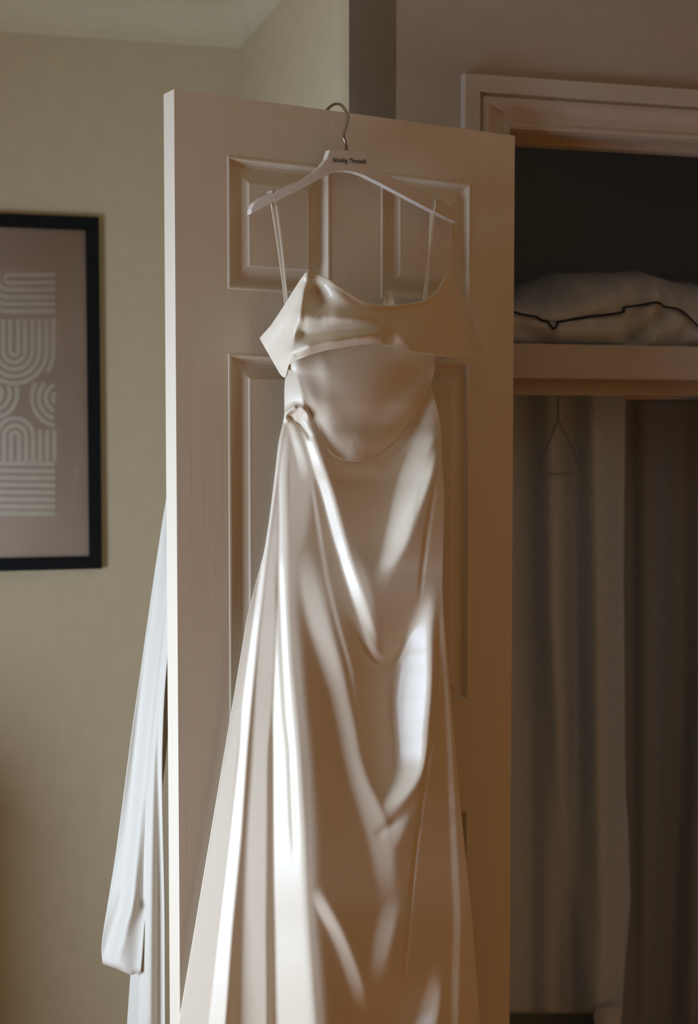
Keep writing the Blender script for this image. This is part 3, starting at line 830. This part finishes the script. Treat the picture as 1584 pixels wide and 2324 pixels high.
for a, z in seam:
    zz = float(np.interp(a, *np.array(seam_s).T))
    pt.append(R(a, DB + (.002 if z > .93 * zz else -.012) + stp(a), zt + z))
mm = MB(); mm.tube(catmull(pt, 5), .0026, 8); mm.build('piping', M_PIPING, duvet, smooth=True)
tag(duvet.children[-1], 'black piping')
pillow = empty('spare_pillow', R(1.0, .60, zt))
tag(pillow, 'dim white pillow pushed to the back of the shelf behind the duvet', 'pillow')
soft_roll('pillow_body', pxa(1330, 740, .60), 1.42, .585, .14, [(0, .12), (2, .12)], [(0, .2), (pxa(1400, 700, .6), .235), (2, .245)], M_DUVET, pillow, na=60, seed=8.0)

# ------------------------------------------------------------------ garments under the shelf
def cover_w(base, ridges):
    def fn(x, y, t):
        w = base + 0 * x
        for pts, h, sg in ridges:
            k = np.array(pts, float)
            xc = np.interp(y, k[:, 0], k[:, 1]); am = np.interp(y, k[:, 0], k[:, 2])
            w = w + h * am * np.exp(-0.5 * ((x - xc) / sg) ** 2)
        return w
    return fn
GP = R(0, SHB + .22, 0)
g1 = empty('garment_cover', GP + E1 * .75 + EZ * .9)
tag(g1, 'long pale grey garment cover hanging nearest the door under the closet shelf', 'garment')
row_sheet('cover_front', [(868, 1120), (1100, 1120), (2000, 1120), (2300, 1110)],
          [(868, 1420), (1300, 1416), (1800, 1420), (1870, 1426), (2050, 1432), (2180, 1420), (2300, 1412)],
          cover_w(0, [([(868, 1350, .8), (1300, 1358, 1), (1800, 1362, 1.2), (2300, 1372, 1.2)], .052, 28),
                      ([(868, 1250, .5), (1400, 1255, .9), (2000, 1300, .8), (2300, 1340, .6)], .030, 20),
                      ([(868, 1300, .6), (1600, 1306, 1), (2300, 1290, 1)], -.028, 18),
                      ([(868, 1190, 1), (1600, 1200, 1), (2300, 1200, 1)], -.030, 22),
                      ([(1860, 1418, 0), (1900, 1420, 1), (2100, 1420, 1), (2300, 1405, .6)], .012, 12)]), 120, 110, M_COVER, g1, GP, -E2, solid=.0015)
mm = MB()
tri = [(1268, 868), (1267, 905), (1266, 945), (1262, 965), (1242, 1015), (1227, 1058), (1232, 1072), (1275, 1075), (1316, 1071), (1318, 1060), (1296, 1010), (1272, 965), (1266, 945)]
mm.tube(catmull([on_plane(float(x), float(y), GP, -E2, .032) for x, y in tri], 4), .0022, 6)
mm.build('wire_hanger_outline', M_COVERDARK, g1, smooth=True)
mm = MB()
lip = [(1335, 2296), (1360, 2300), (1390, 2296), (1412, 2284)]
row_sheet('hem_flap', [(2284, 1352), (2300, 1345), (2345, 1352), (2420, 1350)], [(2284, 1414), (2300, 1412), (2345, 1408), (2420, 1404)],
          lambda x, y, t: .065 + .02 * np.sin(t * 3.0) + .0006 * (y - 2284), 24, 24, M_DUVET, g1, GP, -E2)
GP2 = R(0, SHB + .33, 0)
g2 = empty('dark_garment', GP2 + E1 * 1.1 + EZ * .9)
tag(g2, 'darker long garment hanging at the right edge beneath the closet shelf', 'garment')
row_sheet('garment_body', [(868, 1390), (2600, 1390)], [(868, 1760), (2600, 1760)],
          cover_w(0, [([(868, 1475, .6), (1400, 1480, 1), (2400, 1465, .6)], .020, 26), ([(868, 1545, .5), (1600, 1550, 1.2), (2400, 1500, 1)], -.025, 24),
                      ([(868, 1600, .6), (1700, 1590, 1.5), (2400, 1575, 1.6)], .030, 26), ([(868, 1430, 1), (2400, 1440, 1)], -.012, 14)]), 80, 90, M_COVERDARK, g2, GP2, -E2, solid=.0015)

# ------------------------------------------------------------------ drafting units -> metres
_done = set()
for o in list(COL.objects):
    if o.type in ('CAMERA', 'LIGHT'): continue
    o.location = o.location * U
    if o.type == 'MESH':
        if o.data.name not in _done:
            _done.add(o.data.name)
            n = len(o.data.vertices); co = np.zeros(n * 3, np.float32)
            o.data.vertices.foreach_get('co', co); o.data.vertices.foreach_set('co', co * U); o.data.update()
        for md in o.modifiers:
            if md.type == 'SOLIDIFY': md.thickness *= U
            if md.type == 'BEVEL': md.width *= U
